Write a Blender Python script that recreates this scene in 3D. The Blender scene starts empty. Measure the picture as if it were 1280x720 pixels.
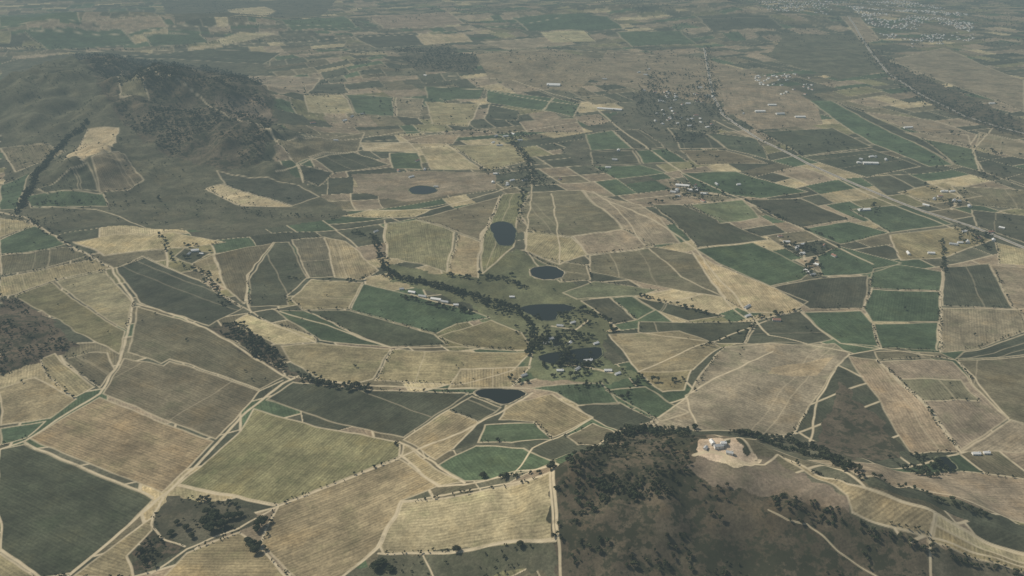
import bpy, math, random
import numpy as np
random.seed(7); rng=np.random.default_rng(11)
scene=bpy.context.scene
# ------------------------------------------------------------------ survey frame
H=1200.0; TH=math.radians(23.86); F=1108.0
CT,ST=math.cos(TH),math.sin(TH)
def raydir(p):
    p=np.atleast_2d(np.asarray(p,float)); a=(p[:,0]-640)/F; b=(360-p[:,1])/F
    return a, CT+b*ST, -ST+b*CT
def ground0(p):
    dx,dy,dz=raydir(p); t=H/-dz
    return np.stack([dx*t,dy*t],1)
def _hash(i,j,s):
    n=(i*374761393+j*668265263+s*974634777)&0x7fffffff
    n=((n^(n>>13))*1274126177)&0x7fffffff
    return ((n^(n>>16))&0xffff)/65535.0
def vn(x,y,sc,seed=0):
    x=np.asarray(x)/sc; y=np.asarray(y)/sc
    i=np.floor(x).astype(np.int64); j=np.floor(y).astype(np.int64)
    u=x-i; v=y-j; u=u*u*(3-2*u); v=v*v*(3-2*v)
    return ((_hash(i,j,seed)*(1-u)+_hash(i+1,j,seed)*u)*(1-v)+(_hash(i,j+1,seed)*(1-u)+_hash(i+1,j+1,seed)*u)*v)*2-1
HILLS=[ # px,py,height,sx,sy,rot
 (880,650,90,330,150,-8),(1090,672,55,300,110,-20),(760,690,50,180,160,0),
 (215,155,230,520,380,25),(110,120,170,330,380,0),(20,150,150,400,380,0),(310,200,120,240,330,30),
 (125,225,95,170,240,0),(20,440,40,180,160,0),(130,310,32,300,120,0),
 (560,310,26,260,230,0),(790,290,24,300,200,0),(950,480,30,330,180,0),(560,90,70,900,500,0),
 (120,50,200,1500,600,10),(850,25,140,1500,900,0),(330,325,22,120,200,0),(1190,490,22,200,160,0),(250,440,18,220,160,0),(560,460,12,260,120,0)]
HC=[(ground0((h[0],h[1]))[0],)+tuple(h[2:]) for h in HILLS]
PONDS=[]
def height(x,y):
    x=np.asarray(x,float); y=np.asarray(y,float)
    z=16+10*vn(x,y,620,1)+4.5*vn(x,y,260,2)
    for c,h,sx,sy,r in HC:
        r=math.radians(r); cx=(x-c[0])*math.cos(r)+(y-c[1])*math.sin(r); cy=-(x-c[0])*math.sin(r)+(y-c[1])*math.cos(r)
        g=np.exp(-0.5*((cx/sx)**2+(cy/sy)**2))
        z=z+h*g*(1+0.28*vn(x,y,max(90,sx*0.38),3)+0.13*vn(x,y,max(45,sx*0.15),4))
    z=np.maximum(z,0.5)
    for px,py,pz,R in PONDS:
        d=np.hypot(x-px,y-py)/R; w=np.clip((1.9-d)/0.8,0,1); w=w*w*(3-2*w)
        z=z*(1-w)+pz*w
    return z
TS=np.geomspace(900,45000,560)
def survey(p):
    dx,dy,dz=raydir(p)
    X=dx[:,None]*TS; Y=dy[:,None]*TS; Z=H+dz[:,None]*TS
    D=Z-height(X,Y)
    k=np.argmax(D<0,axis=1); k=np.maximum(k,1); r=np.arange(len(k))
    d0=D[r,k-1]; d1=D[r,k]; f=d0/(d0-d1)
    t=TS[k-1]+f*(TS[k]-TS[k-1])
    return np.stack([dx*t,dy*t],1)
def P(s): return [tuple(float(c) for c in q.split(',')) for q in s.split()]

# ------------------------------------------------------------------ material helpers
def newmat(name):
    m=bpy.data.materials.new(name); m.use_nodes=True; nt=m.node_tree
    b=nt.nodes['Principled BSDF']; return m,nt,b
def N(nt,t,**k):
    n=nt.nodes.new(t)
    for a,v in k.items(): setattr(n,a,v)
    return n
def math_(nt,op,a,b=None,c=None,clamp=False):
    n=nt.nodes.new('ShaderNodeMath'); n.operation=op; n.use_clamp=clamp
    for i,v in enumerate((a,b,c)):
        if v is None: continue
        if isinstance(v,(int,float)): n.inputs[i].default_value=v
        else: nt.links.new(v,n.inputs[i])
    return n.outputs[0]
def noise(nt,vec,scale,detail=3,rough=0.55):
    n=nt.nodes.new('ShaderNodeTexNoise'); n.inputs['Scale'].default_value=scale; n.inputs['Detail'].default_value=detail
    n.inputs['Roughness'].default_value=rough; nt.links.new(vec,n.inputs['Vector']); return n.outputs['Fac']
def mixc(nt,f,a,b,mode='MIX'):
    n=nt.nodes.new('ShaderNodeMix'); n.data_type='RGBA'; n.blend_type=mode
    for s,v in ((0,f),(6,a),(7,b)):
        if isinstance(v,(int,float)): n.inputs[s].default_value=v
        elif isinstance(v,tuple): n.inputs[s].default_value=(*v,1)
        else: nt.links.new(v,n.inputs[s])
    return n.outputs[2]
def smooth(nt,v,a,b,lo=0,hi=1):
    n=nt.nodes.new('ShaderNodeMapRange'); n.interpolation_type='SMOOTHSTEP'
    n.inputs['From Min'].default_value=a; n.inputs['From Max'].default_value=b
    n.inputs['To Min'].default_value=lo; n.inputs['To Max'].default_value=hi
    nt.links.new(v,n.inputs['Value']); return n.outputs[0]
def simple(name,col,rough=0.8,var=0.15,scale=0.5):
    m,nt,b=newmat(name); g=N(nt,'ShaderNodeNewGeometry')
    f=noise(nt,g.outputs['Position'],scale,4)
    v=smooth(nt,f,0.3,0.7,1-var,1+var)
    n=nt.nodes.new('ShaderNodeVectorMath'); n.operation='SCALE'; n.inputs[0].default_value=col; nt.links.new(v,n.inputs['Scale'])
    nt.links.new(n.outputs[0],b.inputs['Base Color']); b.inputs['Roughness'].default_value=rough
    b.inputs['Specular IOR Level'].default_value=0.2
    return m
def ground_material():
    m,nt,b=newmat('farmland_ground')
    pos=N(nt,'ShaderNodeNewGeometry').outputs['Position']
    col=N(nt,'ShaderNodeAttribute',attribute_name='col').outputs['Color']
    aux=N(nt,'ShaderNodeAttribute',attribute_name='aux').outputs['Vector']
    rd=N(nt,'ShaderNodeAttribute',attribute_name='rdir').outputs['Vector']
    sx=N(nt,'ShaderNodeSeparateXYZ'); nt.links.new(aux,sx.inputs[0]); trk,row,scr=sx.outputs
    sd=N(nt,'ShaderNodeSeparateXYZ'); nt.links.new(rd,sd.inputs[0])
    sp=N(nt,'ShaderNodeSeparateXYZ'); nt.links.new(pos,sp.inputs[0])
    along=math_(nt,'ADD',math_(nt,'MULTIPLY',sp.outputs[0],sd.outputs[0]),math_(nt,'MULTIPLY',sp.outputs[1],sd.outputs[1]))
    across=math_(nt,'SUBTRACT',math_(nt,'MULTIPLY',sp.outputs[1],sd.outputs[0]),math_(nt,'MULTIPLY',sp.outputs[0],sd.outputs[1]))
    def st(a,c,d=3,r=0.6):
        cx=N(nt,'ShaderNodeCombineXYZ'); nt.links.new(math_(nt,'MULTIPLY',along,a),cx.inputs[0]); nt.links.new(math_(nt,'MULTIPLY',across,c),cx.inputs[1])
        return noise(nt,cx.outputs[0],1.0,d,r)
    streak=st(0.012,0.15); streak2=st(0.004,0.028)
    big=noise(nt,pos,0.0065,7,0.62); mid=noise(nt,pos,0.03,6,0.68); fine=noise(nt,pos,0.16,4,0.75)
    v=smooth(nt,big,0.3,0.7,0.74,1.26)
    v=math_(nt,'MULTIPLY',v,smooth(nt,mid,0.28,0.72,0.76,1.24))
    v=math_(nt,'MULTIPLY',v,smooth(nt,fine,0.25,0.75,0.70,1.30))
    def amp(t,a):
        return math_(nt,'ADD',math_(nt,'MULTIPLY',math_(nt,'MULTIPLY',math_(nt,'SUBTRACT',t,0.5),a),row),1.0)
    wav=math_(nt,'ADD',math_(nt,'MULTIPLY',math_(nt,'SINE',math_(nt,'MULTIPLY',across,6.2832/7.5)),0.5),0.5)
    v=math_(nt,'MULTIPLY',v,amp(streak,1.2)); v=math_(nt,'MULTIPLY',v,amp(streak2,0.75)); v=math_(nt,'MULTIPLY',v,amp(wav,0.24))
    hue=noise(nt,pos,0.011,5,0.6)
    c=mixc(nt,smooth(nt,hue,0.5,0.72,0,0.5),col,mixc(nt,1.0,col,(1.32,1.18,0.98),'MULTIPLY'))
    c=mixc(nt,smooth(nt,hue,0.48,0.3,0,0.55),c,mixc(nt,1.0,col,(0.70,0.80,0.70),'MULTIPLY'))
    sc=nt.nodes.new('ShaderNodeVectorMath'); sc.operation='SCALE'; nt.links.new(c,sc.inputs[0]); nt.links.new(v,sc.inputs['Scale'])
    c=sc.outputs[0]
    s1=noise(nt,pos,0.06,5,0.7); s2=noise(nt,pos,0.012,4,0.6)
    th=math_(nt,'ADD',math_(nt,'MULTIPLY',s1,0.7),math_(nt,'MULTIPLY',s2,0.5))
    sm=math_(nt,'MULTIPLY',smooth(nt,th,0.56,0.66),scr,clamp=True)
    c=mixc(nt,sm,c,(0.026,0.029,0.017))
    tn=noise(nt,pos,0.05,4,0.6)
    tcol=mixc(nt,tn,(0.33,0.27,0.17),(0.57,0.49,0.34))
    brk=smooth(nt,mid,0.25,0.5,0.55,1.0)
    c=mixc(nt,math_(nt,'MULTIPLY',trk,brk,clamp=True),c,tcol)
    nt.links.new(c,b.inputs['Base Color']); b.inputs['Roughness'].default_value=0.95; b.inputs['Specular IOR Level'].default_value=0.05
    return m
GM=ground_material()

def mk_mesh(name,V,Fc,mats=(),midx=None,attrs=None,parent=None,smooth_=False):
    me=bpy.data.meshes.new(name); V=np.asarray(V,np.float32); 
    Fc=np.asarray(Fc,np.int32); n,k=Fc.shape
    me.vertices.add(len(V)); me.vertices.foreach_set('co',V.ravel())
    me.loops.add(n*k); me.loops.foreach_set('vertex_index',Fc.ravel())
    me.polygons.add(n); me.polygons.foreach_set('loop_start',np.arange(0,n*k,k,dtype=np.int32)); 
    for m in mats: me.materials.append(m)
    if midx is not None: me.polygons.foreach_set('material_index',np.asarray(midx,np.int32))
    me.update(calc_edges=True)
    me.polygons.foreach_set('use_smooth',np.full(n,smooth_,dtype=bool))
    for an,(ty,arr) in (attrs or {}).items():
        a=me.attributes.new(an,ty,'POINT'); a.data.foreach_set('vector' if ty=='FLOAT_VECTOR' else ('value' if ty=='FLOAT' else 'color'),np.asarray(arr,np.float32).ravel())
    o=bpy.data.objects.new(name,me); scene.collection.objects.link(o)
    if parent: o.parent=parent
    return o

# ------------------------------------------------------------------ ponds first (they level the ground)
PONDDEF=[
 ("613,283 625,278 640,280 645,292 641,305 630,307 622,303 616,292",0),
 ("664,336 675,332 692,332 704,339 702,346 688,350 672,348 664,343",1),
 ("650,386 668,381 700,380 715,383 712,389 700,392 692,400 676,400 664,394",0),
 ("674,446 700,440 745,437 752,441 748,448 720,453 685,454",0),
 ("594,491 606,486 642,487 657,491 650,497 630,505 614,500 600,496",1),
 ("512,236 525,232 542,234 545,239 530,243 515,242",0),
 ("1170,575 1182,572 1196,584 1190,588 1176,584",0),
 ("690,425 698,423 702,430 692,432",0)]
ponds=[]
for s,kind in PONDDEF:
    w=survey(P(s)); c=w.mean(0); R=np.hypot(*(w-c).T).max(); z=float(height(c[0],c[1]))
    ponds.append((w,c,R,z,kind))
PONDS=[(c[0],c[1],z,R) for w,c,R,z,k in ponds]

# ------------------------------------------------------------------ fine ground grid
STEP=0.82
rows=np.arange(790,-45,-STEP); ys=ground0(np.stack([np.full(len(rows),640.0),rows],1))[:,1]
U0,U1=-0.60,0.60; nc=int(1280*1.13/STEP); us=np.linspace(U0,U1,nc); APX=H*math.tan(TH)
nr=len(ys)
Y=np.repeat(ys[:,None],nc,1); X=us[None,:]*(Y+APX)
Z=height(X,Y)
WX=X+6*vn(X,Y,120,21)+2.5*vn(X,Y,40,22); WY=Y+6*vn(X,Y,120,23)+2.5*vn(X,Y,40,24)
cell=np.gradient(ys)[:,None]*np.ones((1,nc))
cell=np.sqrt(cell*((ys+APX)*(us[1]-us[0]))[:,None])
COL=np.zeros((nr,nc,3),np.float32); TRK=np.zeros((nr,nc),np.float32); ROW=np.zeros((nr,nc),np.float32); SCR=np.zeros((nr,nc),np.float32)
RD=np.zeros((nr,nc,2),np.float32); ID=np.zeros((nr,nc),np.int32)
CL={ # colour, rows, scrub, name
 'D':((.058,.059,.038),.7,.06,'vineyard_field'),'G':((.058,.079,.042),.7,0,'vineyard_field'),'L':((.13,.14,.075),.5,0,'pasture_field'),
 'V':((.155,.142,.074),.9,.04,'vineyard_field'),
 'O':((.225,.188,.108),.9,0,'vineyard_field'),'T':((.325,.270,.160),.7,0,'wheat_field'),'B':((.210,.168,.113),.7,0,'fallow_field'),
 'P':((.42,.35,.22),.5,0,'stubble_field'),'K':((.092,.076,.050),.1,.85,'scrubland'),'S':((.125,.108,.067),.8,.08,'vineyard_field'),
 'M':((.100,.094,.062),.2,.45,'scrubland'),'R':((.112,.116,.062),.2,.28,'pasture_field'),'N':((.170,.132,.095),.2,.3,'bare_slope'),'C':((.44,.36,.25),.0,.12,'bare_clearing')}
gx=X+60*vn(X,Y,500,32); gy=Y+60*vn(X,Y,500,33)
qa=(gx*math.cos(.4)+gy*math.sin(.4)); qb=(-gx*math.sin(.4)+gy*math.cos(.4))
LA,LB=270.0,230.0
jb=np.floor(qb/LB).astype(np.int64); qa2=qa+_hash(jb,jb*0+3,5)*LA; ia=np.floor(qa2/LA).astype(np.int64)
fa=qa2/LA-ia; fb=qb/LB-jb
sp=_hash(ia,jb,9); splitpos=0.3+0.4*_hash(ia,jb,10)
da=np.minimum(fa,1-fa)*LA; db=np.minimum(fb,1-fb)*LB
side=np.zeros_like(ia)
m=sp<0.5; side[m]=(fa[m]>splitpos[m]); da[m]=np.minimum(da[m],np.abs(fa[m]-splitpos[m])*LA)
m=(sp>0.35); side[m]+=2*(fb[m]>splitpos[m]); db[m]=np.minimum(db[m],np.abs(fb[m]-splitpos[m])*LB)
r=_hash(ia*4+side,jb,12); tone=_hash(ia*4+side,jb,13); horiz=_hash(ia*4+side,jb,14)>0.5
keys='DDSGDBSBVDGMTSMB'
kk=(r*len(keys)*0.9999).astype(int)
for i,ch in enumerate(keys):
    m=kk==i; c,rw,sc_,_=CL[ch]
    COL[m]=np.array(c)*1.0; ROW[m]=rw; SCR[m]=sc_
COL*=(0.8+0.4*tone)[...,None]
RD[...,0]=np.where(horiz,math.cos(.4),-math.sin(.4)); RD[...,1]=np.where(horiz,math.sin(.4),math.cos(.4))
dd=np.minimum(da,db); has=_hash(ia,jb,15)>0.25
TRK=np.where(has,np.clip((2.8+cell/2-dd)/cell,0,1)*np.clip(7/cell,0.5,1)*0.95,0).astype(np.float32)

def bbox(w,mg):
    y0,y1=w[:,1].min()-mg,w[:,1].max()+mg
    i0=max(0,np.searchsorted(ys,y0)-1); i1=min(nr,np.searchsorted(ys,y1)+1)
    uu=w[:,0]/(w[:,1]+APX); g=mg/(max(y0,600)+APX)+0.004
    j0=max(0,int((uu.min()-g-U0)/(us[1]-us[0]))); j1=min(nc,int((uu.max()+g-U0)/(us[1]-us[0]))+2)
    return slice(i0,max(i0,i1)),slice(j0,max(j0,j1))
def inside(x,y,w):
    r=np.zeros(x.shape,bool); n=len(w)
    for a in range(n):
        x0,y0=w[a]; x1,y1=w[(a+1)%n]
        if y0==y1: continue
        c=((y0>y)!=(y1>y))&(x<(x1-x0)*(y-y0)/(y1-y0)+x0); r^=c
    return r
NAMES={}; DIRS={}
def paint(ch,w,idn,loose=False):
    s=bbox(w,30); x=WX[s]; y=WY[s]
    e=np.roll(w,-1,0)-w; k=np.argmax(np.hypot(*e.T)); d=e[k]/np.hypot(*e[k]); DIRS[idn]=d
    if x.size==0: return
    if loose: # natural land cover has ragged edges
        x=x+14*vn(X[s],Y[s],45,61)+9*vn(X[s],Y[s],18,62); y=y+14*vn(X[s],Y[s],45,63)+9*vn(X[s],Y[s],18,64)
    m=inside(x,y,w); c,rw,sc_,nm=CL[ch]
    f=0.86+0.28*rng.random(); tint=np.array(c)*f*(1+0.02*rng.standard_normal(3))
    COL[s][m]=tint; ROW[s][m]=rw; SCR[s][m]=sc_; TRK[s][m]=0; ID[s][m]=idn
    if rng.random()<0.4: d=np.array([-d[1],d[0]])
    RD[s][m]=d; NAMES[idn]=nm
def track(w,hw,strength=1.0,only=None):
    for a in range(len(w)-1):
        sg=w[a:a+2]; s=bbox(sg,hw+25); x=WX[s]; y=WY[s]
        if x.size==0: continue
        d=sg[1]-sg[0]; L2=(d**2).sum()+1e-6
        t=np.clip(((x-sg[0,0])*d[0]+(y-sg[0,1])*d[1])/L2,0,1)
        dist=np.hypot(x-sg[0,0]-t*d[0],y-sg[0,1]-t*d[1]); cs=cell[s]
        v=np.clip((hw+cs*0.55-dist)/cs,0,1)*strength*np.clip(3.6*hw/cs,0.55,1)
        if only is not None: v=v*(ID[s]==only)
        TRK[s]=np.maximum(TRK[s],v)

FIELDS='''
-M 0,110 60,70 140,62 330,75 350,160 345,200 400,240 440,270 300,290 180,285 60,285 0,270
-K 90,68 140,70 260,85 330,100 345,150 330,200 280,215 200,190 150,150 120,110
-M 0,75 90,70 130,120 80,150 0,165
-K 1075,50 1115,78 1150,95 1210,120 1280,155 1280,172 1180,140 1110,95
-R 560,355 640,380 680,420 740,440 800,470 760,480 660,470 640,430 600,395
-R 480,330 560,345 600,340 640,310 700,330 720,355 760,400 760,440 690,440 640,420 600,385 490,350
-M 820,85 900,100 905,160 860,200 740,215 700,190 760,150 800,120
-B 760,62 880,72 975,100 890,130 800,112 735,98
-B 590,68 680,60 765,78 720,115 612,100
-K 490,62 560,58 600,75 590,92 520,88
-B 900,105 985,108 1020,130 1030,155 945,162 905,135
-M 980,40 1080,45 1100,90 1050,100 960,70
-M 200,0 420,0 400,20 220,30
B 1110,75 1180,60 1280,100 1280,140 1200,110
B 1050,20 1075,22 1100,50 1080,55
-K 0,372 22,372 92,430 62,450 0,470
D 0,562 30,555 195,624 92,718 50,722 0,690
O 0,693 45,722 -20,740 -40,700
O 35,548 125,497 265,553 205,615
S 130,492 155,448 205,456 212,450 325,490 268,550
S 160,440 175,382 270,415 355,463 358,470 325,488 212,447 202,453
D 145,335 185,321 250,350 303,386 262,407 178,378
-K 262,408 298,402 345,438 372,468 410,482 470,484 460,492 400,490 355,466 318,445
O 68,351 132,338 168,378 157,412 100,375
V 20,370 64,353 155,414 150,442 95,415
O 0,486 45,472 95,500 62,524 0,532
G 0,536 55,528 32,547 0,556
O 50,450 68,442 100,470 118,484 92,498 60,470
S 80,448 110,440 135,440 142,462 125,484 98,466
V 318,512 345,520 497,553 495,571 345,630 225,605 300,540
D 335,500 368,478 470,488 585,490 503,547 430,532
O 545,574 503,550 560,512 600,526 570,560
D 560,512 590,494 627,508 600,527
O 345,632 495,574 548,606 500,627 468,684 430,722 372,722 328,680
T 502,629 688,590 695,672 560,688 476,692 472,684
O 502,556 578,601 550,606 498,572
G 550,580 598,556 655,560 692,578 650,592 580,600
G 607,531 668,529 690,549 640,553 600,552
O 635,502 690,492 742,521 690,546 668,527 625,525
G 662,484 752,478 775,504 722,506 695,490
D 720,507 775,502 820,527 776,540 745,525
G 757,487 810,484 862,515 824,526
S 706,546 742,529 772,542 745,558 720,556
O 205,722 235,690 300,665 325,682 362,722
-M 195,640 215,620 300,635 328,648 300,665 232,682 205,665
-K 165,692 197,664 232,683 190,716 168,708
O 95,722 158,670 195,645 192,662 160,695 168,722
-M 430,722 472,692 560,692 700,675 702,722
-K 690,745 692,620 700,585 760,550 830,540 882,545 925,575 962,588 1062,640 1165,690 1215,745
-N 862,590 880,566 975,574 1058,620 1062,640 965,618 890,612
-C 872,566 880,554 890,549 915,552 932,562 960,574 950,580 930,582 905,580 887,576
O 975,570 1060,604 1170,640 1165,672 1112,655 1066,640 1060,618
T 1172,641 1285,690 1285,708 1166,673
-M 1165,680 1285,712 1285,745 1165,745
O 1165,655 1282,702 1282,716 1160,676
-D 1078,598 1140,610 1285,658 1285,672 1170,632 1090,607
O 352,432 400,428 490,436 467,474 440,480 400,474 366,452
O 492,437 662,440 640,462 575,480 470,476
O 575,461 662,458 640,483 562,485
T 293,403 310,393 392,420 395,427 345,430
G 453,355 560,380 612,397 570,405 545,417 438,387
D 382,388 436,388 543,418 560,431 490,433 440,415
G 345,388 382,388 440,416 490,433 400,425
V 548,420 615,400 652,415 664,437 580,432
O 362,374 390,349 452,353 436,386 380,387
S 365,300 404,296 420,345 387,347
O 404,296 432,302 472,338 450,350 420,346
D 345,303 362,303 384,347 356,370 360,382 313,384 310,350
S 268,318 343,304 308,344 305,380 282,360
O 240,330 266,318 282,360 262,348
D 230,310 264,315 240,330 218,322
T 92,302 160,293 212,290 282,303 236,309 175,313 130,319
O 0,346 120,322 140,334 66,350 20,368 0,371
G 0,300 45,283 82,305 40,316 0,318
S 0,320 85,308 112,318 60,334 0,343
O 0,273 30,276 45,282 0,297
V 482,279 520,275 570,290 560,340 485,322
S 520,274 625,246 600,300 575,290
O 575,292 600,302 598,347 562,340
V 628,243 662,240 645,275 640,308 604,342 602,305
S 665,240 725,238 778,286 715,296 660,288 648,262
B 727,238 800,256 850,304 815,306 778,285
O 655,290 715,297 735,318 700,330 655,312
B 717,296 778,287 817,307 735,318
S 737,319 817,308 866,318 905,372 860,365 740,340
S 656,316 735,332 740,350 702,352 700,335
L 705,366 745,352 825,363 800,370 722,374
D 727,376 762,372 795,400 768,405
G 764,373 790,371 818,388 797,400
D 792,371 850,383 905,395 862,402 820,388
D 800,402 860,404 945,402 930,430 870,425 800,415
O 762,418 850,414 900,434 868,462 800,466
O 800,466 866,462 858,488 830,490
T 866,316 900,332 1010,377 985,392 935,390 905,374
G 870,312 940,303 1015,338 1000,350 962,357 902,330
B 800,530 862,496 905,434 1042,430 1060,442 1010,512 988,545 875,537
-T 966,460 1042,446 1022,468 960,467
B 1058,445 1092,450 1160,512 1198,565 1140,568
-K 1050,480 1092,520 1135,562 1070,575 1015,552
B 1096,452 1190,452 1215,480 1262,522 1200,562 1160,508
S 1120,474 1200,474 1225,500 1150,502
S 1195,450 1285,446 1285,530 1262,524 1215,478
B 1264,525 1285,532 1285,565 1200,565
B 1010,575 1080,578 1200,590 1285,600 1285,655 1140,608 1078,596
B 1176,386 1272,386 1285,412 1205,438 1176,440
D 1205,440 1285,415 1285,444 1195,448
S 1092,440 1175,441 1195,450 1096,450
D 940,402 1000,388 1040,425 990,432 928,430
G 1003,390 1076,389 1090,405 1098,433 1050,430
G 1092,405 1172,403 1170,438 1102,436
G 1080,387 1088,362 1175,365 1173,402 1090,402
G 1092,336 1120,330 1178,340 1177,364 1088,360
G 1022,320 1050,308 1125,328 1085,343 1030,345
D 965,358 1030,347 1086,345 1079,386 1012,386
D 1180,334 1238,330 1264,385 1178,383
T 1245,303 1285,313 1285,332 1250,330
B 1240,332 1285,335 1285,385 1266,385
D 812,256 850,256 960,300 872,310
G 850,216 920,214 1010,240 950,248 870,238
D 932,250 1000,248 1062,274 1000,284 952,266
G 1000,286 1060,277 1112,290 1052,305
G 1062,262 1132,256 1190,280 1112,290
O 1112,293 1195,283 1240,300 1180,322 1125,325
L 862,256 930,250 950,272 900,279
O 1120,240 1180,228 1230,245 1170,254
S 1190,232 1285,238 1285,262 1215,256
D 1215,262 1285,270 1285,305 1220,282
G 1012,126 1040,126 1192,206 1160,208 1092,180
D 1044,128 1080,140 1150,172 1192,204 1120,168
B 1080,140 1165,150 1222,168 1212,182 1130,160
D 950,164 1042,160 1090,184 1002,195
D 1002,196 1090,187 1150,208 1085,222
G 1150,172 1215,186 1225,214 1196,206
B 1225,165 1285,180 1285,200 1220,184
D 380,106 430,104 435,116 382,116
T 380,119 428,118 442,141 386,140
G 432,118 490,122 494,145 445,142
B 494,122 530,124 524,148 497,145
G 532,108 605,110 600,124 535,123
O 532,127 600,130 585,158 542,155
G 607,112 690,122 680,138 610,128
G 692,122 726,130 716,146 678,138
D 612,131 650,138 646,150 606,148
B 648,152 720,148 730,165 660,165
T 450,178 512,178 524,190 456,188
G 487,191 522,191 530,212 492,210
T 525,186 560,183 602,211 540,212
O 562,182 640,180 662,200 612,213
B 500,170 576,168 565,180 512,179
D 386,196 440,189 488,205 420,216
S 345,178 390,172 455,165 448,188 402,194 370,204
D 372,206 418,216 400,233 378,224
G 732,168 765,163 790,185 740,188
D 767,163 800,162 830,184 792,186
D 740,190 790,188 800,204 742,206
G 794,188 832,186 860,202 804,204
G 742,208 800,206 830,216 770,224
D 835,160 880,166 905,185 850,186
D 882,166 945,172 962,200 908,186
S 850,188 908,188 960,204 870,206
T 258,236 280,230 366,258 302,258
D 270,214 372,232 400,246 366,257 282,230
T 430,270 462,262 540,262 518,271
-B 440,218 540,213 620,216 620,236 510,252 450,240
T 80,200 110,162 148,160 138,190 105,202
S 115,196 150,190 181,225 160,238 126,240
D 48,236 110,202 124,238 62,242
G 30,245 130,242 135,258 40,260
S 0,185 60,180 80,190 20,215
G 0,232 40,215 20,262 0,262
-N 265,125 330,122 345,150 300,150
S 150,92 188,125 150,120
B 310,95 400,98 380,118 335,112
T 270,50 300,40 345,42 280,56
T 285,12 330,8 345,14 300,18
B 600,52 700,45 720,55 640,62
D 440,45 520,40 540,55 470,60
G 30,40 150,35 170,55 60,62
D 150,70 250,62 350,66 330,80
B 110,25 200,20 210,34 130,36
G 640,22 760,20 780,36 660,38
T 675,40 730,38 745,52 690,53
G 770,40 850,38 870,55 790,58
D 870,20 960,18 980,36 890,40
B 460,20 560,15 580,30 480,36
B 1130,165 1210,168 1215,185 1160,175
G 350,24 430,20 445,34 365,38
G 180,44 250,42 262,54 190,58
T 520,44 580,42 590,52 530,56
G 0,20 90,14 100,28 0,34
'''
idn=0
polys=[]
for ln in FIELDS.strip().splitlines():
    k,rest=ln.split(' ',1); w=survey(P(rest)); idn+=1
    paint(k[-1],w,idn,loose=k in ('-K','-M','-R','-N','-C')); polys.append((k,w,idn))
ID0=ID.copy(); HEDGE=[]
for k,w,i in polys:
    if k[0]!='-':
        far=w[:,1].mean()
        hw_=2.2 if far<3000 else 2.1+far/4500
        for a in range(len(w)):
            e=np.stack([w[a],w[(a+1)%len(w)]])
            track(e,hw_,0.95*(0.5+0.5*rng.random()))
            if rng.random()<0.22: HEDGE.append(e)
        if k in 'OSBDV' and far>1900:
            d=DIRS[i]; nn=np.array([-d[1],d[0]])
            if rng.random()<0.5: d,nn=nn,d
            c=w.mean(0); span=np.abs((w-c)@nn).max()
            for _ in range(rng.integers(0,3)):
                o=c+nn*span*(rng.random()*1.3-0.65); L=np.hypot(*(w-c).T).max()
                track(np.stack([o-d*L,o+d*L]),1.4,0.25+0.3*rng.random(),only=i)
ROADS='''
4.5 0,265 30,271 75,300 140,335 170,378 160,410 150,450 126,492 72,525 30,551 0,562
4 170,378 200,386 270,416 330,455 365,475
5 375,470 355,480 300,522 260,566 215,612 150,665 88,722
3 325,490 355,476
4 30,553 195,622
4 0,688 52,722
4 225,607 345,632 495,573 580,540 630,512 665,490
4 497,553 545,578 580,602
4 497,570 548,607 580,604 640,590 690,582
3 328,680 345,632 300,660 235,685 190,718
3 215,612 195,640 192,655 205,672 232,682
3 430,722 470,685 500,628 590,610 688,590 695,672
3 470,692 560,690 695,674
3 640,594 665,560 692,548 742,522
3 362,470 440,481 560,486 660,484
3 340,386 440,417 490,434 580,434 664,438
3 664,438 660,460 640,482
4 690,580 697,640 702,722
3 905,575 960,582 975,570 1060,604 1170,642 1285,692
3 1170,642 1162,672 1165,722
3 625,245 602,300 598,347
3 480,275 484,322
4 740,240 870,312 935,390 960,420 1060,440
3 865,315 905,375 935,402 1000,388
3 1090,360 1078,388
3 1178,335 1174,440
3 640,180 662,200 665,240 655,312 700,352
3 800,466 870,432 960,400
3 145,335 180,320 250,350 310,388 350,408 395,428
3 343,303 308,345 306,380
4 310,150 345,178 370,205 378,228
5 560,95 640,100 740,130 780,165 850,215 930,250 1000,285 1090,330
4 430,262 540,262 620,240 640,232
5 530,108 605,112 730,132
6 400,60 500,66 600,66 700,62 820,70
6 0,60 120,64 250,60 400,50 550,40 700,22
6 30,40 200,36 420,32
3 1000,390 1050,430 1096,436 1195,450
3 1094,450 1160,510 1200,565
3 1195,450 1262,522
3 1060,442 1022,500 1012,552
3 968,440 860,495 870,536
5 890,150 960,180 1100,250 1190,285
4 1240,160 1215,190 1230,215 1285,235
3 180,285 150,270 120,262 40,258
3 345,178 300,150 250,120 200,95 150,88
2 530,693 545,722
1.6 962,640 985,652 1010,655 1050,690 1100,722
4 60,62 0,80
3 760,250 800,300 850,345 905,372
3 690,242 700,330
4 380,170 500,165 640,165 740,150
4 345,215 440,190 560,165
'''
for ln in ROADS.strip().splitlines():
    hw,rest=ln.split(' ',1); track(survey(P(rest)),float(hw)*0.74,1.0)
for s,hw in (("872,570 890,566 912,570 905,577",5),("690,408 720,412 735,400",3),("845,232 880,240 905,245",7),("1170,232 1200,245 1190,262",6),("515,368 550,378 575,383",4),("700,455 730,458 765,466",4),("975,300 1000,312 1012,335",5)):
    track(survey(P(s)),hw,0.9)
idx=np.arange(nr*nc).reshape(nr,nc)
quads=np.stack([idx[:-1,:-1],idx[:-1,1:],idx[1:,1:],idx[1:,:-1]],-1).reshape(-1,4)
fid=ID0[:-1,:-1].ravel()
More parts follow.
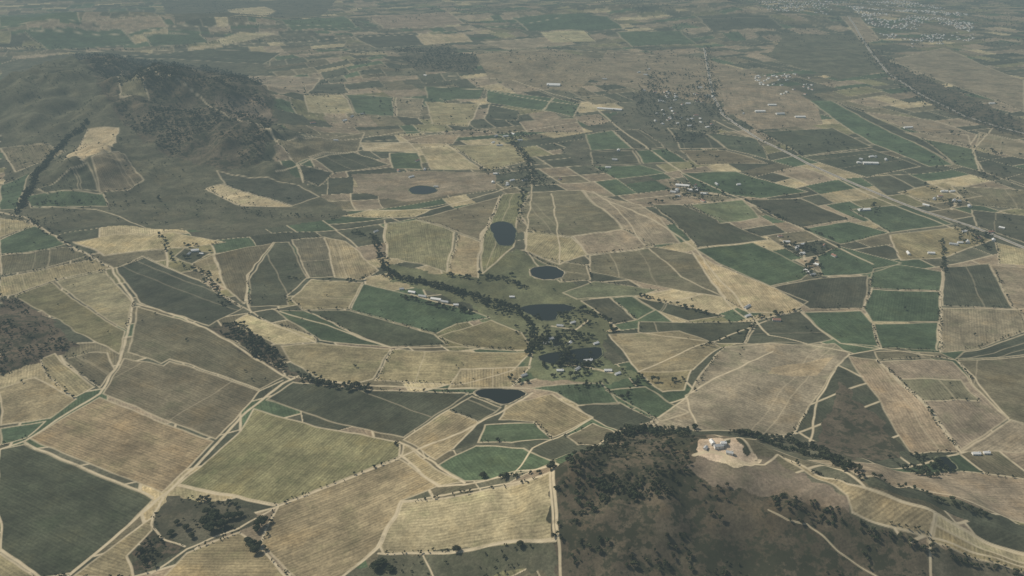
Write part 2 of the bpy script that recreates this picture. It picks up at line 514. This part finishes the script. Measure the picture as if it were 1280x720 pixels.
VV=np.stack([X,Y,Z],-1).reshape(-1,3); CC=np.concatenate([COL,np.ones((nr,nc,1))],-1).reshape(-1,4)
AUX=np.stack([TRK,ROW,SCR],-1).reshape(-1,3); RDV=np.concatenate([RD,np.zeros((nr,nc,1))],-1).reshape(-1,3)
order=np.argsort(fid,kind='stable'); fs=fid[order]; cuts=np.flatnonzero(np.diff(fs))+1
for grp in np.split(order,cuts):
    q=quads[grp]; un,inv=np.unique(q,return_inverse=True); q=inv.reshape(-1,4); i=int(fid[grp[0]])
    mk_mesh('ground' if i==0 else NAMES[i],VV[un],q,[GM],None,{'col':('FLOAT_COLOR',CC[un]),'aux':('FLOAT_VECTOR',AUX[un]),'rdir':('FLOAT_VECTOR',RDV[un])},smooth_=True)
bg=simple('distant_plain_mat',(.12,.115,.075),0.95,0.4,0.002)
S=120000; mk_mesh('background_plain',[(-S,-S,-6),(S,-S,-6),(S,S,-6),(-S,S,-6)],[(0,1,2,3)],[bg])

# ------------------------------------------------------------------ ponds
wm,nt,b=newmat('pond_water'); b.inputs['Base Color'].default_value=(.009,.011,.009,1); b.inputs['Roughness'].default_value=0.06; b.inputs['IOR'].default_value=1.33; b.inputs['Specular IOR Level'].default_value=0.15
pn=N(nt,'ShaderNodeNewGeometry').outputs['Position']; bp=N(nt,'ShaderNodeBump'); bp.inputs['Strength'].default_value=0.1; nt.links.new(noise(nt,pn,0.3,3),bp.inputs['Height']); nt.links.new(bp.outputs[0],b.inputs['Normal'])
bankp=simple('pond_bank_clay',(.26,.225,.15),0.95,0.3,0.1); bankg=simple('pond_bank_grass',(.10,.105,.06),0.95,0.4,0.1)
for w,c,R,z,kind in ponds:
    n=len(w); pts=[]
    for a in range(n):
        p0,p1,p2,p3=w[a-1],w[a],w[(a+1)%n],w[(a+2)%n]
        for t in (0,.25,.5,.75):
            pts.append(0.5*((2*p1)+(-p0+p2)*t+(2*p0-5*p1+4*p2-p3)*t*t+(-p0+3*p1-3*p2+p3)*t**3))
    pts=np.array(pts); n=len(pts); d=pts-c; L=np.hypot(*d.T)[:,None]; dn=d/L
    pts=pts+dn*1.5*rng.standard_normal((n,1))
    root=bpy.data.objects.new('pond',None); scene.collection.objects.link(root)
    V=np.concatenate([np.column_stack([pts,np.full(n,z+0.6)]),[[c[0],c[1],z+0.6]]])
    mk_mesh('water',V,[(a,(a+1)%n,n) for a in range(n)],[wm],parent=root)
    k=0.6+0.9*rng.random(n)[:,None]; wd=3.5 if kind else 2.5
    rings=[(pts-dn*1.0,z+0.3),(pts+dn*wd*0.5*k,z+1.6),(pts+dn*wd*k,z+1.5),(pts+dn*wd*2.0*k,z-0.4)]
    V=np.concatenate([np.column_stack([r_,np.full(n,zz)]) for r_,zz in rings])
    Fq=[(g*n+a,g*n+(a+1)%n,(g+1)*n+(a+1)%n,(g+1)*n+a) for g in range(3) for a in range(n)]
    mk_mesh('bank',V,Fq,[bankp if kind else bankg],parent=root)

# ------------------------------------------------------------------ paved highway
asph=simple('asphalt_weathered',(.22,.21,.19),0.9,0.2,0.05); shoulder=simple('gravel_shoulder',(.38,.33,.25),0.95,0.3,0.1); paint_m=simple('road_paint',(.7,.7,.66),0.7,0.05,1)
def ribbon(name,w,half,lift,mat,parent=None):
    L=np.concatenate([[0],np.cumsum(np.hypot(*np.diff(w,axis=0).T))]); n=int(L[-1]/12)+2
    s=np.linspace(0,L[-1],n); c=np.stack([np.interp(s,L,w[:,0]),np.interp(s,L,w[:,1])],1)
    for _ in range(8): c[1:-1]=(c[:-2]+2*c[1:-1]+c[2:])/4
    t=np.gradient(c,axis=0); t/=np.hypot(*t.T)[:,None]; nn=np.stack([-t[:,1],t[:,0]],1)
    V=[];off=(-half,0,half) if half>2 else (-half,half)
    for o in off:
        p=c+nn*o; zc=np.maximum.reduce([height(*(c+nn*q).T) for q in (-6,0,6)]); V.append(np.column_stack([p,zc+lift]))
    k=len(V); V=np.concatenate(V)
    Fq=[(g*n+a,g*n+a+1,(g+1)*n+a+1,(g+1)*n+a) for g in range(k-1) for a in range(n-1)]
    return mk_mesh(name,V,Fq,[mat],parent=parent)
hw=survey(P("880,60 884,80 887,98 892,122 903,143 950,175 1010,205 1080,235 1150,263 1220,285 1300,318"))
rr=bpy.data.objects.new('highway',None); scene.collection.objects.link(rr)
ribbon('shoulder',hw,11,1.2,shoulder,rr); ribbon('carriageway',hw,5,1.8,asph,rr); ribbon('centre_line',hw,0.2,2.1,paint_m,rr)
ln=survey(P("1060,20 1085,60 1110,92 1150,118 1205,145 1300,172"))
rr=bpy.data.objects.new('valley_road',None); scene.collection.objects.link(rr)
ribbon('shoulder',ln,10,1.2,shoulder,rr); ribbon('carriageway',ln,5,1.8,asph,rr)

# ------------------------------------------------------------------ trees
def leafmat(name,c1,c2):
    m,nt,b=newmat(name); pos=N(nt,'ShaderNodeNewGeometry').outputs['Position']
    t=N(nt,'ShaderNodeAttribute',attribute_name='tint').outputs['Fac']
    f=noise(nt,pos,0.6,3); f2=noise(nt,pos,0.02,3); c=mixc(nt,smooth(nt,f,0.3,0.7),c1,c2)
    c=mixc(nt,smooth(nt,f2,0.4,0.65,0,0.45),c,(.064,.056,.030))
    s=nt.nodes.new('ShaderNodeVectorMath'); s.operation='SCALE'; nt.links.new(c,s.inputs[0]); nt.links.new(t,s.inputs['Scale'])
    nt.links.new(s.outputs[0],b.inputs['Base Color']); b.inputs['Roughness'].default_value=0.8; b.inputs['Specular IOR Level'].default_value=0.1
    return m
LM=leafmat('tree_foliage',(.018,.024,.012),(.044,.052,.025)); BK=simple('tree_bark',(.10,.08,.055),0.9,0.3,2)
phi=(1+5**.5)/2
ICO=np.array([(-1,phi,0),(1,phi,0),(-1,-phi,0),(1,-phi,0),(0,-1,phi),(0,1,phi),(0,-1,-phi),(0,1,-phi),(phi,0,-1),(phi,0,1),(-phi,0,-1),(-phi,0,1)])/math.hypot(1,phi)
ICF=np.array([(0,11,5),(0,5,1),(0,1,7),(0,7,10),(0,10,11),(1,5,9),(5,11,4),(11,10,2),(10,7,6),(7,1,8),(3,9,4),(3,4,2),(3,2,6),(3,6,8),(3,8,9),(4,9,5),(2,4,11),(6,2,10),(8,6,7),(9,8,1)])
def proto(seed,lobes,leaves,lsize):
    g=np.random.default_rng(seed); V=[];Fc=[];M=[];T=[];n=0
    def add(v,f,m,t):
        nonlocal n
        V.append(v);Fc.append(np.asarray(f)+n);M.extend([m]*len(f));T.extend(t);n+=len(v)
    def cone(a,b,r0,r1,k=5):
        a=np.array(a);b=np.array(b);th=np.arange(k)*2*math.pi/k; ring=np.stack([np.cos(th),np.sin(th),th*0],1)
        v=np.concatenate([a+ring*r0,b+ring*r1]); f=[]
        for i in range(k): j=(i+1)%k; f+= [(i,j,k+j),(i,k+j,k+i)]
        add(v,f,1,[1]*len(v))
    cone((0,0,-0.08),(0,0,0.42),0.04,0.025)
    for L in range(lobes):
        a=L*2.4+g.random(); rad=0.0 if L==0 else 0.12+0.2*g.random()
        c=np.array([math.cos(a)*rad,math.sin(a)*rad,0.72-0.9*rad+0.12*g.random() if L else 0.72]); r=np.array([.22,.22,.18])*(0.8+0.4*g.random())
        cone((0,0,0.25),c,0.022,0.01,3)
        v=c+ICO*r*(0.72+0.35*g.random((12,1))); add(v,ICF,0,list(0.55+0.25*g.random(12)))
        d=g.standard_normal((leaves,3)); d/=np.linalg.norm(d,axis=1)[:,None]; d[:,2]=np.where(d[:,2]<-0.5,-d[:,2],d[:,2])
        p=c+d*r*(0.75+0.5*g.random((leaves,1)))
        q=g.standard_normal((leaves,3)); t1=np.cross(d,q); t1/=np.linalg.norm(t1,axis=1)[:,None]; t2=np.cross(d,t1)+0.5*d*g.standard_normal((leaves,1))
        sz=lsize*(0.6+0.8*g.random((leaves,1)))
        vv=np.stack([p+t1*sz,p-t1*sz*0.5+t2*sz,p-t1*sz*0.5-t2*sz],1).reshape(-1,3)
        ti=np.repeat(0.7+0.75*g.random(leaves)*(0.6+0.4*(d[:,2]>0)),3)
        add(vv,np.arange(leaves*3).reshape(-1,3),0,list(ti))
    return np.concatenate(V),np.concatenate(Fc),np.array(M),np.array(T)
PM=[proto(50+i,3,12,0.11) for i in range(4)]
PF=[proto(70+i,2,6,0.14) for i in range(3)]
PH=[proto(90+i,9,110,0.045) for i in range(4)]
def mass(name,pts,size,protos,var=0.35,tint=1.0,squash=1.0):
    pts=np.asarray(pts); n=len(pts)
    if n==0: return
    z=height(pts[:,0],pts[:,1]); V=[];Fc=[];M=[];T=[];off=0
    pick=rng.integers(0,len(protos),n)
    for k,(pv,pf,pm,pt) in enumerate(protos):
        sel=np.flatnonzero(pick==k); m=len(sel)
        if m==0: continue
        a=rng.random(m)*6.283; s=size*np.clip(1+var*rng.standard_normal(m),0.4,2.2); w=s*(0.9+0.5*rng.random(m)); c,sn=np.cos(a),np.sin(a)
        x=pv[None,:,0]*c[:,None]-pv[None,:,1]*sn[:,None]; y=pv[None,:,0]*sn[:,None]+pv[None,:,1]*c[:,None]
        v=np.stack([x*w[:,None]+pts[sel,0][:,None],y*w[:,None]+pts[sel,1][:,None],pv[None,:,2]*(s*squash)[:,None]+z[sel][:,None]],-1).reshape(-1,3)
        V.append(v);Fc.append((pf[None]+(np.arange(m)*len(pv))[:,None,None]+off).reshape(-1,3));M.append(np.tile(pm,m))
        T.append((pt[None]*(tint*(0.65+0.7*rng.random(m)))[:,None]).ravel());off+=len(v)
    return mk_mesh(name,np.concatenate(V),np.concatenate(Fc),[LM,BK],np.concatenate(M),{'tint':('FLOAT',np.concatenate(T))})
def scatter(s,perha,thin=0.0,sc=60,seed=5):
    w=survey(P(s)); lo,hi=w.min(0),w.max(0); A=np.prod(hi-lo); n=int(A/1e4*perha)
    p=lo+rng.random((n,2))*(hi-lo); p=p[inside(p[:,0]+12*vn(p[:,0],p[:,1],40,61),p[:,1]+12*vn(p[:,0],p[:,1],40,63),w)]
    if thin: p=p[vn(p[:,0],p[:,1],sc,seed)+0.5*vn(p[:,0],p[:,1],sc/3,seed+1)>thin-1+0.4*rng.random(len(p))]
    return p
def wline(w,spacing,jit):
    L=np.concatenate([[0],np.cumsum(np.hypot(*np.diff(w,axis=0).T))]); n=int(L[-1]/spacing)+1
    q=rng.random(n)*L[-1]; return np.stack([np.interp(q,L,w[:,0]),np.interp(q,L,w[:,1])],1)+rng.standard_normal((n,2))*jit
def line(s,spacing,jit): return wline(survey(P(s)),spacing,jit)
C=np.concatenate
mass('forest',scatter("693,745 692,620 702,585 760,552 830,542 862,548 860,590 884,610 962,618 1062,645 1165,695 1215,745",46,1.0,45),7,PM,var=.5)
mass('forest',scatter("702,590 760,552 830,542 866,546 860,590 840,620 760,640 705,650",85,0.6,50),8,PM)
mass('treeline',C([line("760,550 830,541 866,538",1.8,9),line("915,541 930,543 980,550 1030,566 1065,590",1.9,9),line("935,545 960,553 1050,580",3,6)]),10,PM,tint=0.85)
mass('woodland',scatter("955,620 1010,622 1062,644 1100,670 1040,665 960,637",110,0.5,40),7.5,PM)
mass('woodland',C([scatter("1108,574 1150,568 1195,592 1150,597",100,0.4),line("1075,598 1130,608 1170,625 1280,660",9,3)]),9,PM)
mass('riverside_trees',C([line("478,335 500,348 545,358 600,372 645,385",2.0,6),line("480,345 560,362 640,392",4,10),scatter("600,375 650,385 680,400 690,430 660,430 620,395",38,0.75,50),line("600,345 640,352 660,362",4,8),line("645,385 665,410 662,440",5,7),line("560,345 600,352 640,345",9,6)]),10,PM,tint=0.85)
mass('farmstead_trees',C([scatter("668,425 700,415 760,428 795,468 740,474 670,470 662,445",50,0.8,50),scatter("690,380 760,375 765,410 700,412",18,0.8),line("676,458 750,456",3,5),line("660,445 665,432 690,420",4,5),line("505,372 540,382 590,392",6,6),line("715,385 760,400 770,420",6,5),scatter("228,305 262,305 262,325 232,325",20,.6)]),11,PM,tint=.9)
mass('woodland',C([scatter("265,408 298,402 345,438 372,468 355,466 318,445",130,0.35,50),line("372,468 410,483 465,486",3,8)]),8.5,PM,tint=.85)
mass('scrub_trees',scatter("0,372 22,372 92,430 62,450 0,470",90,0.7),6,PM)
mass('scrub_trees',C([scatter("430,722 472,694 560,694 700,677 702,722",28,0.8),scatter("165,692 197,664 232,683 190,716",140,0.5),scatter("195,640 215,620 300,635 328,648 300,665 232,682 205,665",22,0.7)]),6,PM)
mass('hill_forest',C([scatter("88,68 140,68 260,84 330,100 318,118 250,110 180,105 120,90",40,0.3,200),scatter("150,100 320,118 345,150 332,200 280,212 200,185 150,150",28,0.7,150)]),13,PF,tint=0.85)
mass('treeline',C([line("22,266 40,235 65,195 85,172 108,152",1.4,8),line("0,268 30,272 75,302 130,332",12,10),line("30,255 150,258 200,250",14,15)]),11,PF,tint=.8)
mass('scrub_trees',C([scatter("0,110 90,75 345,100 400,240 300,285 60,285 0,265",6,0.8,150),scatter("560,262 600,255 640,262 600,300",1)]),8,PF)
mass('village_trees',C([scatter("820,88 900,100 905,165 850,185 800,150 790,115",16,0.5,120),scatter("600,212 660,208 690,228 640,240",28,0.5,120),scatter("600,165 670,168 672,185 610,182",18,0.6,120),scatter("700,140 790,150 740,160",8,0.7),
 line("640,178 660,200 668,230 690,235",5,12),line("655,240 650,262 648,280",10,8),scatter("735,195 760,215 740,222",10),scatter("960,296 1030,305 1030,325 985,318",32,0.4,100),scatter("1010,325 1030,330 1020,348 1005,345",36),scatter("1195,285 1240,292 1240,315 1200,305",32,0.4,100),scatter("1165,235 1210,240 1205,262 1170,258",24,0.5,100),
 scatter("835,225 915,240 905,255 835,247",20,0.6,80),scatter("1040,262 1100,255 1100,270 1060,275",10,.7)]),12,PF)
mass('distant_trees',C([scatter("490,60 560,56 602,75 590,92 520,88",12,0.4,200),scatter("1070,45 1120,75 1280,150 1280,172 1150,130 1090,90",8,0.5,200),scatter("200,0 600,0 640,40 250,55",1.2,.95,300),scatter("700,0 1280,0 1280,60 900,60",2.0,0.85,300),scatter("350,60 900,60 900,160 350,160",1.6,0.75,150),
 line("884,60 890,125 905,145 1000,195",12,22),line("0,60 200,62 400,50",18,20),scatter("560,165 900,70 1280,160 1280,300 900,240",1.5,.85,120),line("1110,92 1150,118 1205,145 1280,170",6,35),scatter("1190,180 1250,190 1270,235 1220,225",12,0.6,120)]),13,PF)
mass('hedgerow_trees',C([line(s,sp_,j) for s,sp_,j in (("200,295 215,325 260,345 285,385",10,8),("440,290 470,300 480,335",4,8),("300,262 330,270 420,272",12,15),("360,348 450,352",16,4),("940,400 1000,388",8,4),("1178,300 1180,340",7,4),("625,470 660,480",8,4),
 ("690,578 688,590",4,3),("380,478 440,482",5,4),("690,490 760,478 860,476",12,6),("600,600 690,585",14,4),("810,256 870,240 1000,245",14,6),("930,250 1000,285 1060,306",10,4),("1000,348 1020,322 1050,308",10,5),("1100,665 1165,690 1285,722",7,5),("800,370 850,383 905,398",6,5),("230,620 300,635",8,4),("800,470 780,500",8,4),("870,436 960,400",12,4))]),9,PM)
mass('hedgerow_trees',C([wline(e,10,2.5) for e in HEDGE]),5.5,PF,tint=.85)
mass('scattered_trees',scatter("0,280 1280,250 1280,500 0,500",0.4),7,PF)
hm=[]
for k,(pv,pf,pm,pt) in enumerate(PH):
    me_o=mk_mesh('oak_tree_src',pv,pf,[LM,BK],pm,{'tint':('FLOAT',pt*0.9)}); hm.append(me_o.data); me_o.data.name='oak_tree'; bpy.data.objects.remove(me_o)
for px,py,s in ((257,655,20),(264,664,23),(270,652,24),(278,659,20),(268,645,18),(286,649,17),(259,642,15),(294,648,16),(301,646,13),(327,657,24),(322,664,16),(233,662,13),(222,655,11),(240,672,13),(214,668,12),(315,684,19),(320,691,18),(310,679,15),
    (325,683,13),(570,690,15),(604,597,14),(650,683,13),(446,484,18),(456,489,17),(436,489,14),(470,712,19),(478,706,16),(488,714,14),(180,700,13),(176,690,12)):
    w=survey([(px,py)])[0]; o=bpy.data.objects.new('oak_tree',hm[random.randrange(4)]); scene.collection.objects.link(o)
    o.location=(w[0],w[1],float(height(w[0],w[1]))); a=random.random()*6.28; o.rotation_euler=(0,0,a); o.scale=(s*1.25,s*1.25,s)

# ------------------------------------------------------------------ buildings
WALL=simple('whitewashed_wall',(.72,.70,.65),.9,.06,.5); ROOFS=[simple('thatch_roof',(.16,.14,.11),.95,.2,.5),simple('metal_roof_pale',(.62,.62,.60),.5,.08,.3),simple('tile_roof',(.26,.14,.10),.8,.2,.5),simple('metal_roof_grey',(.36,.37,.37),.6,.1,.3)]
GLS=simple('window_glass',(.03,.04,.05),.2,.1,1); DOORM=simple('timber_door',(.10,.06,.035),.7,.1,1)
def box(c,s):
    c=np.array(c);s=np.array(s)/2; v=[c+s*np.array(q) for q in ((-1,-1,-1),(1,-1,-1),(1,1,-1),(-1,1,-1),(-1,-1,1),(1,-1,1),(1,1,1),(-1,1,1))]
    return v,[(0,3,2,1),(4,5,6,7),(0,1,5,4),(1,2,6,5),(2,3,7,6),(3,0,4,7)]
def boxes(name,lst,mat,parent):
    V=[];Fq=[]
    for c,s in lst:
        v,f=box(c,s); k=len(V); V+=v; Fq+=[tuple(i+k for i in q) for q in f]
    return mk_mesh(name,V,Fq,[mat],parent=parent)
def building(name,px,py,L,W,h,ang,roof,rise=0.32):
    w=survey([(px,py)])[0]; e=bpy.data.objects.new(name,None); scene.collection.objects.link(e)
    e.location=(w[0],w[1],float(height(w[0],w[1]))); e.rotation_euler=(0,0,math.radians(ang))
    l,d=L/2,W/2; r=W*rise
    V=[(-l,-d,-3),(l,-d,-3),(l,d,-3),(-l,d,-3),(-l,-d,h),(l,-d,h),(l,d,h),(-l,d,h),(-l,0,h+r),(l,0,h+r)]
    tri=[(0,1,5),(0,5,4),(1,2,6),(1,6,5),(2,3,7),(2,7,6),(3,0,4),(3,4,7),(4,8,7),(5,6,9)]
    mk_mesh('walls',V,tri,[WALL],parent=e)
    o=0.7; k=r/d; t=0.35; lo=l+o; do=d+o; z0=h-k*o+0.05; z1=h+r+0.05
    V=[(-lo,-do,z0),(lo,-do,z0),(lo,0,z1),(-lo,0,z1),(lo,do,z0),(-lo,do,z0)]; V+=[(a,b_,c+t) for a,b_,c in V]
    Fq=[(0,3,2,1),(3,5,4,2),(6,7,8,9),(9,8,10,11),(0,1,7,6),(5,11,10,4),(0,6,9,3),(3,9,11,5),(1,2,8,7),(2,4,10,8)]
    mk_mesh('roof',V,Fq,[ROOFS[roof]],parent=e)
    nw=max(2,int(L/5)); wl=[]
    for i in range(nw):
        x=-l+L*(i+.5)/nw
        for sd in (-1,1):
            if sd==-1 and i==nw//2: continue
            wl.append(((x,sd*(d+0.03),1.7),(1.4,0.1,1.5)))
    boxes('windows',wl,GLS,e); boxes('door',[((-l+L*(nw//2+.5)/nw,-(d+0.05),1.1),(1.4,0.14,2.2))],DOORM,e)
    if L<30: boxes('chimney',[((l*0.6,0,h+r+0.8),(1.2,1.2,2.4))],WALL,e)
for a in ((898,559,19,9,5,10,3),(890,554,13,8,4,100,1),(912,567,14,8,4,-20,3),(904,556,11,8,6,5,1),(882,561,10,7,3.5,60,3),
 (515,366,24,10,4,-20,1),(528,371,26,9,4,-20,3),(545,375,34,11,4.5,-18,1),(556,378,24,9,4,-18,3),(570,382,16,9,4,0,1),(502,362,14,8,4,10,3),
 (244,314,26,13,5,15,1),(236,318,16,9,4,80,3),(252,318,14,8,4,0,1),(690,424,24,10,4,20,3),(700,408,20,9,4,-10,3),(735,452,24,10,5,10,1),(722,462,18,8,4,50,3),(760,464,20,9,4,0,1),(700,464,18,8,4,0,1),(745,430,16,8,4,30,1),(772,468,16,8,4,30,1),(683,430,16,9,4,0,1),(712,430,18,9,4,60,1),(716,404,16,8,4,30,1),(640,372,16,8,4,0,1),(655,470,16,8,4,30,3),
 (983,303,24,10,4,0,1),(996,312,20,10,4,70,3),(1010,340,30,12,4,-60,1),(1020,331,22,10,4,-50,1),(975,296,16,9,4,0,2),(1003,306,18,9,4,20,1),(1016,344,18,9,4,20,3),
 (1180,240,30,12,5,0,1),(1192,252,24,12,5,60,3),(1175,246,20,10,5,0,2),(1190,240,24,10,5,10,1),(1205,290,22,10,4,20,1),(1222,298,20,10,4,0,2),(1200,304,20,9,4,0,1),
 (620,218,26,10,5,0,1),(640,226,22,10,4,30,1),(650,176,26,10,5,0,3),(632,171,30,10,5,20,1),(470,290,18,9,4,40,3),
 (860,130,30,12,5,0,1),(845,122,26,12,5,30,1),(870,145,26,12,5,0,2),(838,136,26,12,5,60,1),(885,120,26,12,5,0,3),(826,127,30,12,5,0,1),(875,110,30,12,5,0,1),(862,158,26,12,5,10,1),
 (420,176,24,10,5,0,3),(1220,568,18,9,4,0,1),(1233,567,14,8,4,0,1),(1240,130,40,14,5,0,1),(760,210,26,10,5,0,1)):
    building('farmhouse',*a)
for i in range(60):
    cx,cy=random.choice(((680,225),(750,200),(860,130),(1000,305),(1190,250),(640,175),(900,240),(1220,295),(500,210),(960,150),(1100,200),(780,90),(560,100),(420,150),(1150,320),(870,242),(630,225),(1010,320),(740,385),(960,395)))
    building('farmhouse',cx+random.uniform(-34,34),cy+random.uniform(-12,12),random.uniform(16,32),random.uniform(9,13),4.5,random.uniform(0,180),random.choice((1,1,1,3,3,2)))
for a in ((853,233,60,22,7,-15,1),(866,239,44,18,7,-15,1),(846,239,36,16,6,75,3),(880,243,30,14,6,-10,1),(762,137,150,22,6,-18,1),(692,107,90,50,7,-8,1),(1088,205,70,22,7,-5,1),(1075,204,30,16,6,-5,1),
 (545,234,20,10,5,0,3),(950,140,60,24,7,0,1),(975,143,50,24,7,10,3),(1000,147,60,20,7,0,1),(965,132,50,20,7,0,1),(1080,263,50,18,6,10,1),(1135,160,50,18,6,10,1)):
    building('winery_shed',*a,0.18)
def townmass(name,pts,size):
    pts=np.asarray(pts); n=len(pts); z=height(*pts.T); l=size/2*(0.8+0.7*rng.random(n)); d=size/2*(0.7+0.3*rng.random(n)); h=3.5+2*rng.random(n); a=rng.integers(0,2,n)*1.57+0.4
    base=np.array([(-1,-1,-.5,0),(1,-1,-.5,0),(1,1,-.5,0),(-1,1,-.5,0),(-1,-1,1,0),(1,-1,1,0),(1,1,1,0),(-1,1,1,0),(-1,0,1,1),(1,0,1,1)],float)
    x=base[None,:,0]*l[:,None]; y=base[None,:,1]*d[:,None]; zz=base[None,:,2]*h[:,None]+base[None,:,3]*2.5+z[:,None]
    V=np.stack([x*np.cos(a)[:,None]-y*np.sin(a)[:,None]+pts[:,0][:,None],x*np.sin(a)[:,None]+y*np.cos(a)[:,None]+pts[:,1][:,None],zz],-1).reshape(-1,3)
    tri=np.array([(0,1,5),(0,5,4),(1,2,6),(1,6,5),(2,3,7),(2,7,6),(3,0,4),(3,4,7),(4,8,7),(5,6,9),(4,5,9),(4,9,8),(6,7,8),(6,8,9)])
    Fq=(tri[None]+(np.arange(n)*10)[:,None,None]).reshape(-1,3); rm=rng.integers(1,5,n); mi=np.tile([0]*10+[1]*4,(n,1)); mi[:,10:]=np.minimum(rm,4)[:,None]
    mk_mesh(name,V,Fq,[WALL,ROOFS[1],ROOFS[3],ROOFS[2],ROOFS[3]],mi.ravel())
townmass('town_houses',C([scatter("1050,2 1130,-4 1215,20 1218,52 1150,62 1095,42",5,0.75,260),scatter("945,0 1050,2 1040,20 960,14",2,0.7,300),scatter("940,95 1010,92 1020,118 960,120",3,0.6,200),scatter("800,112 900,118 890,165 820,160",1.4,0.8,200)]),16)

# ------------------------------------------------------------------ haze, sky, sun, camera
hz=bpy.data.materials.new('emissive_haze'); hz.use_nodes=True; nt=hz.node_tree; nt.nodes.clear()
out=N(nt,'ShaderNodeOutputMaterial'); ab=N(nt,'ShaderNodeVolumeAbsorption'); em=N(nt,'ShaderNodeEmission'); ad=N(nt,'ShaderNodeAddShader')
SIG=0.98e-4; HCOL=(.172,.226,.232)
ab.inputs['Color'].default_value=(0,0,0,1); ab.inputs['Density'].default_value=SIG
em.inputs['Color'].default_value=(*HCOL,1); em.inputs['Strength'].default_value=SIG  # haze glows by itself: emission stands in for scattered sunlight
nt.links.new(ab.outputs[0],ad.inputs[0]); nt.links.new(em.outputs[0],ad.inputs[1]); nt.links.new(ad.outputs[0],out.inputs['Volume'])
v,f=box((0,20000,745),(90000,90000,1510)); mk_mesh('haze',v,f,[hz])
EL=math.radians(48); AZ=math.radians(-65)
wd=bpy.data.worlds.new('World'); scene.world=wd; wd.use_nodes=True; nt=wd.node_tree
sk=nt.nodes.new('ShaderNodeTexSky'); sk.sky_type='NISHITA'; sk.sun_disc=False; sk.sun_elevation=EL; sk.sun_rotation=AZ; sk.air_density=1.0; sk.dust_density=3
bgn=nt.nodes['Background']; nt.links.new(sk.outputs[0],bgn.inputs[0]); bgn.inputs[1].default_value=0.10
sl=bpy.data.lights.new('sun','SUN'); sl.energy=5.0; sl.angle=math.radians(0.5); sl.color=(1,.93,.79)
so=bpy.data.objects.new('sun',sl); scene.collection.objects.link(so)
from mathutils import Vector
sd=Vector((math.sin(AZ)*math.cos(EL),math.cos(AZ)*math.cos(EL),math.sin(EL)))
so.rotation_euler=sd.to_track_quat('Z','Y').to_euler()
cam=bpy.data.cameras.new('camera'); cam.sensor_width=36; cam.lens=36*F/1280; cam.clip_end=300000; cam.clip_start=1
co=bpy.data.objects.new('camera',cam); scene.collection.objects.link(co); co.location=(0,0,H); co.rotation_euler=(math.pi/2-TH,0,0); scene.camera=co
scene.view_settings.view_transform='Standard'; scene.view_settings.look='None'; scene.view_settings.exposure=0
print('objects',len(bpy.data.objects),'grid',nr,nc)
